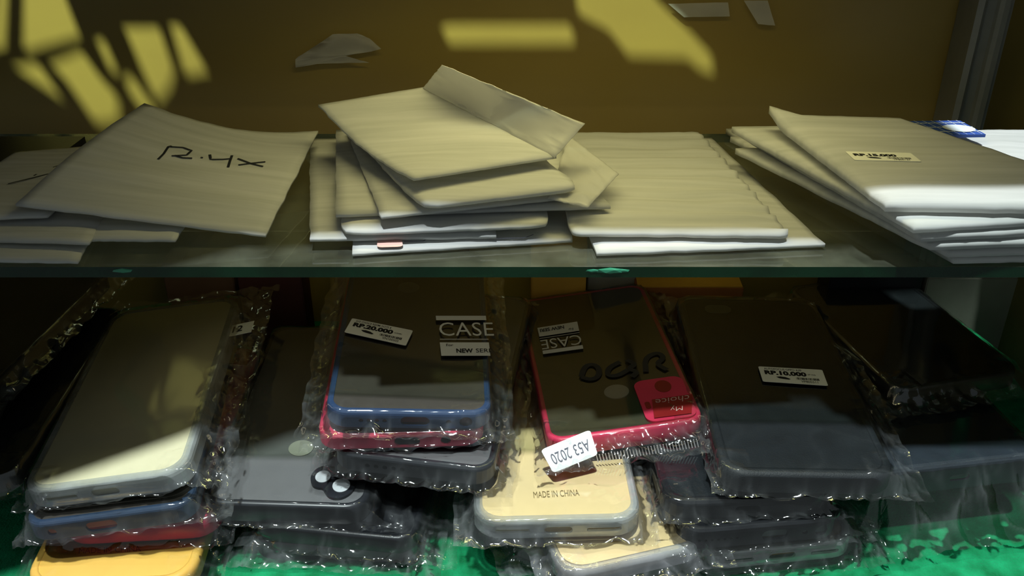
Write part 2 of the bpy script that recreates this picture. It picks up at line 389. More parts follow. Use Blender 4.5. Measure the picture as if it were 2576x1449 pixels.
# unseen counter board, gaps and front edge shaped to cast light patches and shade
def sunback(p):                                       # where the daylight that reaches p crosses the counter top
    k = (TOPZ - p.z) / SUN.z; q = p + SUN * k; return (q.x, q.y)
spots = [
    [(60, -40), (150, -40), (205, 105), (60, 145)],
    [(20, 170), (95, 160), (150, 240), (160, 265)],
    [(120, 165), (205, 130), (255, 200), (300, 250), (300, 320), (245, 325), (170, 215)],
    [(240, 105), (262, 100), (300, 190), (285, 200)],
    [(315, 200), (330, 190), (385, 270), (400, 310), (370, 300), (330, 250)],
    [(310, 70), (400, 70), (440, 190), (430, 230), (400, 270), (370, 210)],
    [(428, 65), (455, 65), (530, 195), (470, 205)],
    [(1105, 72), (1130, 62), (1430, 62), (1445, 85), (1440, 125), (1130, 125)],
    [(1440, -40), (1620, -40), (1650, 0), (1730, 75), (1790, 140), (1795, 200), (1760, 190), (1725, 160), (1580, 155), (1530, 90), (1455, 50)],
    [(0, -40), (25, -40), (15, 130), (-20, 140)],
]
def spotback(p, sp):                                  # where the added spot's light that reaches p crosses the counter board
    k = (TOPZ - p.z) / (sp.z - p.z); q = p.lerp(sp, k); return (q.x, q.y)
holes = [[spotback(PY(x, y, WALLY), SPOT[0 if s[0][0] < 800 else 1][0]) for x, y in s] for s in spots]
daylit = [sunback(P(x, y, SHZ + .016)) for x, y in ((2285, 300), (2650, 285), (2660, 455), (2520, 425), (2400, 420), (2450, 405))]
holes.append(daylit)
edge = [(-.60, .210), (-.40, .210), (-.224, .288), (-.169, .317), (-.125, .3470), (.40, .3470)]
outer = edge + [(max(e[0] for e in edge) + .02, .60), (min(e[0] for e in edge) - .02, .60)]
cu = bpy.data.curves.new('top', 'CURVE'); cu.dimensions = '2D'; cu.fill_mode = 'BOTH'; cu.extrude = .0015
for poly in [outer] + holes:
    s = cu.splines.new('POLY'); s.points.add(len(poly) - 1); s.use_cyclic_u = True
    for k, q in enumerate(poly): s.points[k].co = (q[0], q[1], 0, 1)
tmp = bpy.data.objects.new('top', cu); C.objects.link(tmp); tmp.location.z = TOPZ + .0015; bpy.context.view_layer.update()
me = bpy.data.meshes.new_from_object(tmp.evaluated_get(bpy.context.evaluated_depsgraph_get()))
bpy.data.objects.remove(tmp); bpy.data.curves.remove(cu)
me.materials.clear(); me.materials.append(M_['board'])
# unseen upper board, added to keep the overhead light off the gaps
UB = .62
ub = [(-.70, .385 - SUN.y / -SUN.z * (UB - TOPZ)), (daylit[0][0] - .035, .385 - SUN.y / -SUN.z * (UB - TOPZ)), (daylit[0][0] - .035, .75), (-.70, .75)]
vv, ff = loft([[Vector((x, y, UB)) for x, y in ub], [Vector((x, y, UB + .012)) for x, y in ub]])
tag(obj('light_mask', vv, ff, M_['board']), 'unseen board added to block overhead light above the back', kind='structure')
top = bpy.data.objects.new('light_mask', me); C.objects.link(top); top.location.z = TOPZ + .0015
tag(top, 'unseen counter board with gaps shaped to cast the light patches', kind='structure')

# ------------------------------------------------------------------ phone cases in cellophane
def frame(p, yaw, pitch=0, roll=0):
    """local frame: x across, y towards the back, z up; origin under the middle of the near end"""
    return Matrix.Translation(p) @ Matrix.Rotation(R(yaw), 4, 'Z') @ Matrix.Rotation(R(pitch), 4, 'X') @ Matrix.Rotation(R(roll), 4, 'Y')
def on(M, h):                                         # pixel -> point on the plane at local height h of a frame
    o = M @ Vector((0, 0, h)); n = (M.to_3x3() @ Vector((0, 0, 1))).normalized()
    def fn(px, py):
        d = ray(px, py); return O + d * ((o - O).dot(n) / d.dot(n))
    return fn
def on_front(M, y):                                    # pixel -> point on the upright plane at local depth y of a frame
    o = M @ Vector((0, y, 0)); n = (M.to_3x3() @ Vector((0, 1, 0))).normalized()
    def fn(px, py):
        d = ray(px, py); return O + d * ((o - O).dot(n) / d.dot(n))
    return fn
def chaikin(p, k=2):
    for _ in range(k):
        q = []
        for i in range(len(p)):
            a, b = p[i], p[(i + 1) % len(p)]
            q += [(a[0] * .75 + b[0] * .25, a[1] * .75 + b[1] * .25), (a[0] * .25 + b[0] * .75, a[1] * .25 + b[1] * .75)]
        p = q
    return p
def bumper(t, M, W, L, T, r, m, lip=.0022, wall=.0014, f=.002, ports=(), plain_end=False):
    prof = [(.0006, 0), (0, .0008), (0, T - f), (f * .12, T - f * .5), (f * .45, T - f * .13), (f, T), (lip + f * .4, T), (lip + f * .4, T - .001), (wall, T - .0012), (wall, 0)]
    rings = []
    for o, z in prof:
        rings.append([Vector((x, y, z)) for x, y in rrect(-W / 2 + o, W / 2 - o, o, L - o, max(r - o, .001))])
    v, fc = loft(rings, ring_close=True)
    o = obj('bumper', [M @ a for a in v], fc, m, t, True); recalc(o)
    if ports:
        cut = []
        for kind, x, w_, h_ in ports:
            zc = T * .46
            if kind == 'slot': pts = [(a, c) for a, c in rrect(x - w_ / 2, x + w_ / 2, zc - h_ / 2, zc + h_ / 2, min(w_, h_) * .49, 4)]
            else: pts = [(x + w_ / 2 * math.cos(R(a)), zc + w_ / 2 * math.sin(R(a))) for a in range(0, 360, 36)]
            vv, ff = loft([[M @ Vector((a, -.004, c)) for a, c in pts], [M @ Vector((a, .0040, c)) for a, c in pts]])
            cut.append((vv, ff))
        boolean(o, cut); 
        o.data.polygons.foreach_set('use_smooth', [False] * len(o.data.polygons))
        md = o.modifiers.new('e', 'EDGE_SPLIT') if False else None
    return o
def back_plate(t, M, W, L, T, r, m, inset=.0026, drop=.0004, th=.0010):
    return prism('back_plate', rrect(-W / 2 + inset, W / 2 - inset, inset, L - inset, max(r - inset, .002)), T - drop - th, T - drop, m, t, M)
def disc(name, t, M, x, y, rx, ry, z0, z1, m, n=28, bev=0, parent=None):
    return prism(name, [(x + rx * math.cos(R(360 * k / n)), y + ry * math.sin(R(360 * k / n))) for k in range(n)], z0, z1, m, parent or t, M, bev)
def film(t, M, W, L, T, side=.012, front=.009, back=.016, m=None, seed=0, amp=.0012, nx=84, ny=120, gap=.0006, sideR=None, drop=.55, droop=0, r=.008, down=0.0, flare=0):
    m = m or M_['film']; sideR = side if sideR is None else sideR
    x0, x1, y0, y1 = -W / 2 - side, W / 2 + sideR, -front, L + back
    off = Vector((seed * 3.17, seed * 1.73, seed * .71))
    vs_ = []; fold = []
    for j in range(ny + 1):
        # denser rows near the near end
        q = j / ny; q = q ** 1.35; y = y0 + (y1 - y0) * q
        for i in range(nx + 1):
            x = x0 + (x1 - x0) * i / nx
            dx = max(abs(x) - (W / 2 - r), 0); dy = max(max(r - y, y - (L - r)), 0)
            d = max(math.hypot(dx, dy) - r, 0)
            mg = side if x < 0 else sideR
            if y < 0 or y > L:
                mgy = front if y < 0 else back
                mg = mgy if dx <= r * .6 else min(mg, mgy) * 1.1
            k = min(d / max(mg, 1e-4), 1)
            kk = 1 - (1 - k) ** 2.6; h = (T + gap) * (1 - kk * drop) - down * k
            pos = Vector((x, y, 0)) * 1.0
            a1 = noise.noise(Vector((x * 60, y * 26, 0)) + off)
            a2 = noise.noise(Vector((x * 150 + y * 60, y * 110, 3)) + off)
            rg = 1 - abs(noise.noise(Vector((x * 95 + y * 40, y * 80 - x * 30, 7)) + off)) * 2
            rg2 = 1 - abs(noise.noise(Vector((x * 230, y * 210, 11)) + off)) * 2
            fine = noise.noise(Vector((x * 420, y * 380, 17)) + off)
            lr = max(1 - abs(noise.noise(Vector((x * 240 + y * 14, y * 11, 23)) + off)) * 2.2, 0) * (1 if abs(x) > W / 2 - .002 else .12)
            big = max(1 - abs(noise.noise(Vector((x * 38 + y * 22, y * 34 - x * 12, 29)) + off)) * 2.4, 0)
            # inside: shallow long folds, at the margins: crumple
            cr = min(1, max(0, d / .004)) if d > 0 else max(0, .25 - min(W / 2 - abs(x), y, L - y) / .03) * .8
            cr = min(cr + (.35 if (abs(x) > W / 2 - .014 and y < .016) else 0), 1)
            h += amp * (.14 * a1 * (1 if d == 0 else 1.5) + cr * (.9 * a2 + .9 * max(rg, 0) ** 3 + .42 * rg2 + .26 * fine + .9 * lr ** 2 + 1.1 * big ** 2))
            if d == 0: h = max(h, T + .00025)
            ex = amp * 1.6 * cr * noise.noise(Vector((y * 90, x * 40, 21)) + off) * (1 if k > .3 else 0)
            ey = amp * 2.2 * cr * noise.noise(Vector((x * 80, y * 30, 31)) + off) * (1 if k > .3 else 0)
            xx = x * (1 + flare * max(0, -y) / max(front, 1e-4)) if y < 0 else x
            vs_.append(M @ Vector((xx + ex, y + ey, h)))
            fold.append(min(1, cr * (.04 + .55 * max(rg, 0) ** 5 + .7 * lr ** 4 + .8 * big ** 5 * max(0, fine + .6)) + .10 * big ** 8))
    fs_ = [(j * (nx + 1) + i, j * (nx + 1) + i + 1, (j + 1) * (nx + 1) + i + 1, (j + 1) * (nx + 1) + i) for j in range(ny) for i in range(nx)]
    zmin = .0004
    vs_ = [Vector((p.x, p.y, max(p.z, zmin))) for p in vs_]
    o = obj('plastic_bag', vs_, fs_, m, t, True)
    at = o.data.attributes.new('fold', 'FLOAT', 'POINT'); at.data.foreach_set('value', fold)
    return o
def insert(t, M, W, L, T, m): return box('insert_card', -W / 2 + .0045, W / 2 - .0045, .0045, L - .0045, .0006, T - .0022, m, t, M)
def place(xl, yl, xr, yr, ztop, T, W=None, pitch=0, roll=0, dyaw=0):
    """near end of the top face from two pixels at height ztop -> frame, width"""
    a, b = P(xl, yl, ztop), P(xr, yr, ztop)
    yaw = math.degrees(math.atan2(b.y - a.y, b.x - a.x)); mid = (a + b) / 2
    w_ = W or (b - a).length
    M = frame(Vector((0, 0, 0)), yaw + dyaw, pitch, roll)
    M = Matrix.Translation(mid - (M @ Vector((0, 0, T)))) @ M
    return M, w_
FP = [('slot', .0, .0125, .0058), ('round', .0165, .0030, 0), ('round', .026, .0058, 0)] + [('round', -.0155 - .0042 * k, .0024, 0) for k in range(5)]
def case_at(M, label, group='wrapped phone cases on the felt'):
    return thing('phone_case', M @ Vector((0, .02, 0)), label, 'phone case', group)

# --- price label with its printing
def price_label(t, q, top_line, price, code, paper, suffix='(P.N)', rp='RP.', lift=.0004):
    fn = on_quad(q, lift)
    s = patch('price_label', fn, 0, 1, 0, 1, paper, t, .0002, r=.04)
    g = on_quad(q, lift + .00008)
    if top_line: lettering('product_line', top_line, g, .08, .66, .80, .93, M_['ink'], s, .01)
    lettering('price', rp + price, g, .07, .72, .48, .76, M_['ink'], s, .06)
    if suffix: lettering('price_suffix', suffix, g, .74, .86, .56, .66, M_['ink'], s, .01)
    # swoosh emblem
    pts = [(.23, .36), (.30, .40), (.38, .37), (.45, .27), (.42, .22), (.33, .24), (.27, .27)]
    obj('emblem', [g(*p) for p in pts], [tuple(range(len(pts)))], M_['ink'], s)
    rnd = random.Random(3); v = []; f = []; u = .54
    while u < .88:
        w_ = rnd.choice((.006, .010, .016)); k = len(v)
        v += [g(u, .26), g(u + w_, .26), g(u + w_, .40), g(u, .40)]; f.append((k, k + 1, k + 2, k + 3)); u += w_ + rnd.choice((.006, .009, .012))
    b = obj('barcode', v, f, M_['ink'], s); b['kind'] = 'stuff'
    lettering('code_number', code, g, .60, .86, .09, .22, M_['ink'], s, .01)
    return s

# === A: smoky case with blue bumper, RP.20.000
T = .0095
MA, WA = place(818, 1030, 1240, 1046, .077, T, .0765, dyaw=6.5, roll=3.5)
A = case_at(MA, 'smoky black phone case with a bright blue bumper and a 20.000 price label')
LA = .160; rA = .010
bumper(A, MA, WA, LA, T, rA, M_['blue'], ports=[('slot', .003, .0135, .0052), ('round', .0185, .0026, 0), ('round', .0265, .0062, 0)] + [('round', -.011 - .0036 * k, .0022, 0) for k in range(4)])
back_plate(A, MA, WA, LA, T, rA, M_['smoke2']); insert(A, MA, WA, LA, T, M_['insert'])
onA = on(MA, T)
p = MA.inverted() @ onA(1028, 722); disc('logo_window', A, MA, p.x, p.y, .0060, .0060, T - .0006, T - .0002, M_['logodark'])
film(A, MA, WA, LA, T, .0120, .0105, .004, seed=1, sideR=.0115, drop=.9, flare=.02)
fA = on(MA, T + .0017)
q = [fA(866, 837), fA(1021, 871), fA(1039, 833), fA(886, 802)]
price_label(A, q, 'AVE CHOICE REDMI NOTE 8', '20.000', 'VN100503', M_['stickerold'], '(U.KNR)')
cq = on_quad([fA(1108, 900), fA(1234, 900), fA(1222, 796), fA(1096, 796)], .0004)
pr = patch('film_print', cq, 0, 1, .89, 1.0, M_['white'], A)
lettering('film_lettering', 'CASE', cq, .04, 1.12, .50, .83, M_['white'], A, -.004)
patch('film_rule', cq, .03, 1, .41, .425, M_['white'], A)
pb = patch('film_print', cq, .02, 1.0, .03, .34, M_['white'], A)
cq2 = on_quad([fA(1108, 900), fA(1234, 900), fA(1222, 796), fA(1096, 796)], .0006)
lettering('film_lettering', 'For', cq2, .14, .28, .245, .30, M_['ink'], A, .005)
lettering('film_lettering', 'NEW', cq2, .33, .66, .09, .19, M_['ink'], A, .03)
lettering('film_lettering', 'SERI', cq2, .72, 1.0, .10, .19, M_['ink'], A, .0)

# === B: red case under A
T = .0085
MB, WB = place(800, 1098, 1212, 1086, .0655, T, .0775)
B = case_at(MB, 'bright red phone case sandwiched directly under the blue-bumper case')
bumper(B, MB, WB, .158, T, .010, M_['red'], ports=[('slot', .003, .012, .005), ('round', .021, .005, 0)])
back_plate(B, MB, WB, .158, T, .010, M_['red'])
film(B, MB, WB, .158, T, .0085, .0050, .004, seed=2, drop=.8, sideR=.0125)

# === C: grey smoky case with dark frame, tilted to the right
T = .010
MC, WC = place(836, 1132, 1238, 1192, .0545, T, .0765, dyaw=5, roll=2)
Cc = case_at(MC, 'grey smoky phone case with dark frame lying skewed under the red case')
bumper(Cc, MC, WC, .158, T, .010, M_['rim'], ports=[('round', -.021 + .0042 * k, .0024, 0) for k in range(5)])
back_plate(Cc, MC, WC, .158, T, .010, M_['smoke'])
film(Cc, MC, WC, .158, T, .010, .0075, .006, seed=3, drop=.95)

# === D: grey smoky case with camera cluster at the near end
T = .0115
MD, WD = place(506, 1258, 918, 1284, .0335, T, .0790, dyaw=4, roll=1.5)
D = case_at(MD, 'grey smoky phone case with a three-lens camera cutout at its near end')
LD = .156
bumper(D, MD, WD, LD, T, .011, M_['rim']); back_plate(D, MD, WD, LD, T, .011, M_['smoke'])
inv = MD.inverted(); oD = on(MD, T)
def LD_(px, py): a = inv @ oD(px, py); return (a.x, a.y)
# island outline: square with one notched corner
isl = [LD_(*p) for p in ((780, 1205), (785, 1225), (800, 1231), (812, 1231), (817, 1240), (825, 1252), (840, 1258), (858, 1257), (876, 1249), (890, 1236), (899, 1215), (905, 1190), (906, 1178), (895, 1173), (860, 1172), (830, 1172), (805, 1178), (790, 1188))]
isl_o = prism('camera_surround', chaikin(isl), T - .0006, T + .0011, M_['rim'], D, MD)
for px, py, rr in ((813, 1204, .0037), (859, 1226, .0042), (868, 1180, .0039)):
    x, y = LD_(px, py); disc('lens_window', D, MD, x, y, rr, rr * 1.15, T + .0004, T + .00145, M_['lens'], parent=isl_o)
x, y = LD_(757, 1127); disc('logo_window', D, MD, x, y, .0062, .0062, T - .0006, T + .0001, M_['logo'])
film(D, MD, WD, LD, T, .0085, .0050, .010, seed=4, sideR=.021, drop=.97, gap=.0012)

# === O1, O2: black cases under D
T = .010
MO, WO = place(606, 1318, 1062, 1362, .0215, T, .0800)
O1 = case_at(MO, 'black phone case right under the grey one with the three-lens camera cutout')
bumper(O1, MO, WO, .155, T, .010, M_['black']); back_plate(O1, MO, WO, .155, T, .010, M_['black'])
film(O1, MO, WO, .155, T, .006, .007, .008, seed=5, sideR=.020, drop=.96)
MO2, WO2 = place(600, 1362, 1066, 1384, .0110, T, .0790)
O2 = case_at(MO2, 'black phone case flat on the green felt at the bottom of the left-centre pile')
bumper(O2, MO2, WO2, .150, T, .010, M_['black']); back_plate(O2, MO2, WO2, .150, T, .010, M_['navy'])
film(O2, MO2, WO2, .150, T, .012, .009, .008, seed=6, sideR=.014, drop=.92, m=M_['film_soft'])

# === Q: red frame case with smoky back, A53 2020
T = .0105
MQ, WQ = place(1377, 1102, 1770, 1064, .0560, T, .0770, pitch=-3.2, dyaw=-3.5, roll=-6)
Q = case_at(MQ, 'red framed phone case with smoky back and a white A53 2020 sticker')
LQ = .148
bumper(Q, MQ, WQ, LQ, T, .009, M_['red'], lip=.0020, f=.0018); back_plate(Q, MQ, WQ, LQ, T, .009, M_['smokeolive'], .0024)
invQ = MQ.inverted(); oQ = on(MQ, T)
def LQ_(px, py): a = invQ @ oQ(px, py); return (a.x, a.y)
a = LQ_(1612, 1050); b = LQ_(1722, 962)
isl = prism('camera_surround', rrect(LQ_(1606, 1005)[0], LQ_(1738, 1005)[0], LQ_(1680, 1060)[1], LQ_(1680, 952)[1], .0052), T - .0006, T + .0010, M_['red'], Q, MQ)
x, y = LQ_(1668, 976); disc('lens_window', Q, MQ, x, y, .0042, .0055, T + .0004, T + .00115, M_['reddark'], parent=isl)
x, y = LQ_(1630, 1024); prism('flash_window', rrect(x - .0013, x + .0013, y - .003, y + .003, .0012), T + .0004, T + .00115, M_['reddark'], isl, MQ)
# dark groove beside the surround at the near right corner
x, y = LQ_(1551, 985); disc('logo_window', Q, MQ, x, y, .0064, .0064, T - .0006, T + .0001, M_['logo'])
film(Q, MQ, WQ, LQ, T, .0065, .0175, .012, seed=7, sideR=.0125, drop=.85, amp=.0017, flare=.02)
fQ = on(MQ, T + .0014)
# clear red tag with "My choice", upside down
mq = [fQ(1742, 992), fQ(1640, 1006), fQ(1646, 1052), fQ(1740, 1040)]
g = on_quad(mq, .0002); tg = patch('film_tag', g, 0, 1, 0, 1, M_['reddark'], Q, .00015)
g = on_quad(mq, .0004)
lettering('film_lettering', 'My', g, .24, .56, .50, .80, M_['pinkp'], Q, -.01)
lettering('film_lettering', 'choice', g, .08, .92, .04, .34, M_['pinkp'], Q, -.01)
# white sticker, printed upside down
fS = on(MQ, T + .0030); MS_ = MQ @ Matrix.Translation((0, .004, T + .0058)) @ Matrix.Rotation(R(38), 4, 'X'); fS = on(MS_, 0)
sq = [fS(1484, 1081), fS(1360, 1132), fS(1392, 1190), fS(1504, 1144)]
g = on_quad(sq, .0002); stk = patch('name_sticker', g, 0, 1, 0, 1, M_['sticker'], Q, .0003, r=.09)
lettering('sticker_lettering', 'A53 2020', on_quad(sq, .0004), .10, .90, .30, .74, M_['inkg'], stk, .0)
# printed CASE band on the film, upside down, at the far left
cqu = [fQ(1452, 810), fQ(1352, 826), fQ(1366, 890), fQ(1467, 876)]
g = on_quad(cqu, .0003)
patch('film_print', g, 0, 1, .90, 1.03, M_['white'], Q)
lettering('film_lettering', 'CASE', g, .0, 1.0, .50, .86, M_['white'], Q, -.004)
patch('film_rule', g, 0, 1, .42, .44, M_['white'], Q)
patch('film_print', g, 0, 1, .0, .36, M_['white'], Q)
lettering('film_lettering', 'NEW SERI', on_quad(cqu, .0005), .35, .95, .07, .20, M_['ink'], Q, .02)
lettering('film_lettering', 'For', on_quad(cqu, .0005), .14, .26, .22, .30, M_['ink'], Q, .0)
# marker strokes on the film
for pts in ([(1462, 948), (1470, 922), (1490, 915), (1508, 925), (1506, 948), (1485, 955), (1462, 948)], [(1560, 910), (1530, 925), (1528, 945), (1555, 945), (1580, 930)],
            [(1575, 905), (1600, 915), (1580, 928), (1605, 935), (1590, 948)], [(1625, 935), (1622, 900), (1655, 885), (1672, 900), (1650, 915), (1678, 930)]):
    for _ in range(2):
        q = [pts[0]]
        for a, b in zip(pts, pts[1:]): q += [(a[0] * .75 + b[0] * .25, a[1] * .75 + b[1] * .25), (a[0] * .25 + b[0] * .75, a[1] * .25 + b[1] * .75)]
        pts = q + [pts[-1]]
    stroke('marker_stroke', pts, .0030, M_['inkm'], Q, fQ)
# comb of fine white teeth along the near edge (zip of the bag)
for k in range(34):
    u = k / 33
    fT = on_front(MQ, -.0028)
    a = fT(1500 + 252 * u, 1144 - 40 * u); b = fT(1505 + 252 * u, 1162 - 38 * u)
    dirn = (b - a); s = Vector((.00018, 0, 0)); h = Vector((0, -.0003, 0))
    vv, ff = loft([[a - s, a + s, a + s + h, a - s + h], [b - s * 1.6, b + s * 1.6, b + s * 1.6 + h, b - s * 1.6 + h]])
    obj('zip_tooth', vv, ff, M_['comb'], Q)

# === R: cream case under Q, MADE IN CHINA
T = .0105
MR, WR = place(1192, 1316, 1618, 1306, .0380, T, .0775)
Rr = case_at(MR, 'cream phone case with MADE IN CHINA print, below the red framed case')
LR = .160
bumper(Rr, MR, WR, LR, T, .013, M_['tpu'], f=.003, lip=.003, ports=[('slot', .0, .013, .0042), ('slot', -.021, .016, .0022), ('slot', .021, .016, .0022)])
prism('back_plate', rrect(-WR / 2 + .0026, WR / 2 - .0026, .0022, LR - .0026, .011), .0020, T - .0005, M_['cream'], Rr, MR, .0018, True)
film(Rr, MR, WR, LR, T, .0085, .0060, .010, seed=8, drop=.95, m=M_['film_soft'], amp=.0014)
fR = on(MR, T - .0006)
g = on_quad([fR(1343, 1254), fR(1458, 1248), fR(1455, 1232), fR(1341, 1238)], .0003)
lettering('print', 'MADE IN CHINA', g, 0, 1, 0, 1, M_['inkp'], Rr, .0)
stroke('print_mark', [(1386, 1222), (1390, 1230), (1402, 1231), (1410, 1222)], .0010, M_['inkp'], Rr, fR)
stroke('print_mark', [(1425, 1226), (1430, 1218), (1436, 1226), (1424, 1226)], .0005, M_['inkp'], Rr, fR)
for y in (1120, 1138, 1153): stroke('print_mark', [(1334, y), (1330, y + 5), (1334, y + 10), (1338, y + 5), (1334, y)], .0006, M_['inkp'], Rr, fR)

# === S, T: two cream cases fanned on the felt
T = .0095
MS, WS = place(1296, 1420, 1690, 1318, .0120, T, .0760)
MS = Matrix.Translation((.0, .006, 0)) @ MS
S = case_at(MS, 'cream phone case, left one of the fanned pair at the bottom centre')
bumper(S, MS, WS, .150, T, .014, M_['tpu'], f=.003, lip=.003)
prism('back_plate', rrect(-WS / 2 + .0026, WS / 2 - .0026, .0022, .1475, .012), .002, T - .0005, M_['cream'], S, MS, .0018, True)
film(S, MS, WS, .150, T, .012, .010, .01, seed=9, drop=.9, m=M_['film_soft'], amp=.0016)
MT, WT = place(1440, 1446, 1768, 1372, .0235, T, .0740)
Tt = case_at(MT, 'cream phone case, right one of the fanned pair at the bottom centre')
bumper(Tt, MT, WT, .148, T, .014, M_['tpu'], f=.003, lip=.003)
prism('back_plate', rrect(-WT / 2 + .0026, WT / 2 - .0026, .0022, .1455, .012), .002, T - .0005, M_['cream'], Tt, MT, .0018, True)
film(Tt, MT, WT, .148, T, .008, .009, .01, seed=10, drop=.9, m=M_['film_soft'], amp=.0016)

# === E: black case with RP.10.000 label
T = .0110
ME, WE = place(1822, 1186, 2262, 1206, .0590, T, .0800, dyaw=3.5, roll=1)
E = case_at(ME, 'matte black phone case with a 10.000 price label, right of the red one')
LE = .157
bumper(E, ME, WE, LE, T, .012, M_['blackmat'], f=.0035, lip=.0035)
back_plate(E, ME, WE, LE, T, .012, M_['blackmat'], .0042, .0001)
invE = ME.inverted(); oE = on(ME, T)
def LE_(px, py): a = invE @ oE(px, py); return (a.x, a.y)
x, y = LE_(1806, 778); prism('camera_slot', rrect(x - .0075, x + .0075, y - .0042, y + .0042, .004), T - .0006, T + .0003, M_['grey'], E, ME)
film(E, ME, WE, LE, T, .0045, .0050, .016, seed=11, sideR=.0150, drop=.95, amp=.0011, gap=.0009)
fE = on(ME, T + .0018)
price_label(E, [fE(1919, 961), fE(2083, 972), fE(2068, 932), fE(1907, 923)], 'AUTOFOCUS OPPO A39', '10.000', 'VP805511', M_['stickerold'])

# === Fc: black textured case under E
T = .0105
MF, WF = place(1676, 1266, 2092, 1252, .0425, T, .0780)
Fc = case_at(MF, 'speckled black phone case second from the top, under the one labelled 10.000')
bumper(Fc, MF, WF, .157, T, .012, M_['black'], f=.003, lip=.003, ports=[('slot', .0, .012, .0045)])
back_plate(Fc, MF, WF, .157, T, .012, M_['blackmat'], .0036, .0001)
film(Fc, MF, WF, .157, T, .0070, .0060, .01, seed=12, sideR=.010, drop=.9, amp=.0016)
# === Gc: black case with port holes
T = .0120
MG, WG = place(1712, 1340, 2130, 1304, .0315, T, .0775)
G = case_at(MG, 'glossy black phone case showing its charging port, third in the right-hand pile')
bumper(G, MG, WG, .155, T, .011, M_['black'], f=.003, lip=.003, ports=[('slot', .006, .0125, .0060), ('round', .0205, .0028, 0), ('round', .0285, .0062, 0)] + [('round', -.012 - .0030 * k, .0014, 0) for k in range(7)])
back_plate(G, MG, WG, .155, T, .011, M_['black'], .0036, .0001); insert(G, MG, WG, .155, T, M_['insertg'])
film(G, MG, WG, .155, T, .0085, .0055, .01, seed=13, sideR=.018, drop=.97, amp=.0012)
# === H: clear amber case at the bottom of that pile
T = .0110
MH, WH = place(1792, 1394, 2150, 1358, .0165, T, .0740)
H = case_at(MH, 'clear amber phone case at the bottom of the right-hand pile on the felt')
bumper(H, MH, WH, .150, T, .011, M_['tpu'], f=.003, lip=.003, ports=[('slot', .0, .013, .0042), ('slot', -.021, .014, .0022), ('slot', .021, .014, .0022)])
prism('back_plate', rrect(-WH / 2 + .0026, WH / 2 - .0026, .0022, .1475, .010), .004, T - .0005, M_['amber'], H, MH, .0018, True)
film(H, MH, WH, .150, T, .012, .010, .01, seed=14, sideR=.016, drop=.92, amp=.0016)

# === I: thick navy-black flip cover at the right
T = .0165
MI, WI = place(2195, 1166, 2645, 1166, .0420, T, .0840)
MI = MI @ Matrix.Rotation(R(9), 4, 'Z')
I = case_at(MI, 'thick navy black flip cover in loose film at the far right front')
bumper(I, MI, WI, .160, T, .006, M_['navy'], f=.003, lip=.003, ports=[('slot', .001, .0105, .0036)])
back_plate(I, MI, WI, .160, T, .006, M_['navy'], .0034, .0001); insert(I, MI, WI, .160, T, M_['lens'])
film(I, MI, WI, .160, T, .010, .0240, .012, seed=15, sideR=.012, drop=.96, amp=.0016, down=.0175)
# === J: black case behind it at the right edge
T = .0100
p = P(2560, 960, .030); MJ = frame(Vector((.252, .415, .0455)), 12, -3)
MJ = frame(Vector((.235, .425, .0435)), 14, -2)
J = case_at(MJ, 'black phone case lying on the flip cover at the far right, deep in shade')
bumper(J, MJ, .076, .118, T, .010, M_['black']); back_plate(J, MJ, .076, .118, T, .010, M_['blackmat'])
film(J, MJ, .076, .118, T, .010, .012, .008, seed=16, drop=.9)

# === K: white backed clear case at the left
T = .0105
MK, WK = place(50, 1252, 452, 1180, .0570, T, .0760, roll=-6, dyaw=-12)
K = case_at(MK, 'cream backed phone case with clear rim, topmost of the far left pile')
LK = .158
bumper(K, MK, WK, LK, T, .013, M_['tpu'], f=.003, lip=.003, ports=[('slot', .0, .013, .0045), ('slot', -.020, .015, .0024)])
prism('back_plate', rrect(-WK / 2 + .0028, WK / 2 - .0028, .0024, LK - .0028, .011), .0022, T - .0005, M_['creamw'], K, MK, .0018, True)
film(K, MK, WK, LK, T, .005, .0040, .020, seed=17, sideR=.017, drop=.9, amp=.0017)
fK = on(MK, T - .002)
kq = [fK(565, 850), fK(632, 836), fK(640, 808), fK(575, 822)]
g = on_quad(kq, .0003); kl = patch('name_sticker', g, 0, 1, 0, 1, M_['stickerold'], K, .0002)
lettering('sticker_lettering', 'X12', on_quad(kq, .0005), -.2, .62, .25, .80, M_['ink'], kl, .02)

# === Lc: dark blue bumper case under K
T = .0105
ML, WL = place(80, 1328, 402, 1272, .0420, T, .0760, roll=-4.5, dyaw=-9)
ML = ML @ Matrix.Translation((.0045, 0, 0))
Lc = case_at(ML, 'smoky phone case with a dark blue bumper under the cream backed one at left')
bumper(Lc, ML, WL, .158, T, .010, M_['bluedark'], ports=[('slot', -.004, .014, .0055), ('round', -.026, .004, 0)])
back_plate(Lc, ML, WL, .158, T, .010, M_['smoke2']); insert(Lc, ML, WL, .158, T, M_['insert'])
film(Lc, ML, WL, .158, T, .006, .0045, .012, seed=18, sideR=.016, drop=.95, amp=.0013)
# === red case low at the left
T = .0100
MX, WX = place(168, 1346, 520, 1302, .0275, T, .0720, dyaw=-6)
X = case_at(MX, 'red phone case whose corner peeks out low between the two left piles')
bumper(X, MX, WX, .150, T, .012, M_['red']); back_plate(X, MX, WX, .150, T, .012, M_['red'])
film(X, MX, WX, .150, T, .006, .0065, .008, seed=19, sideR=.008, drop=.95, amp=.0014)
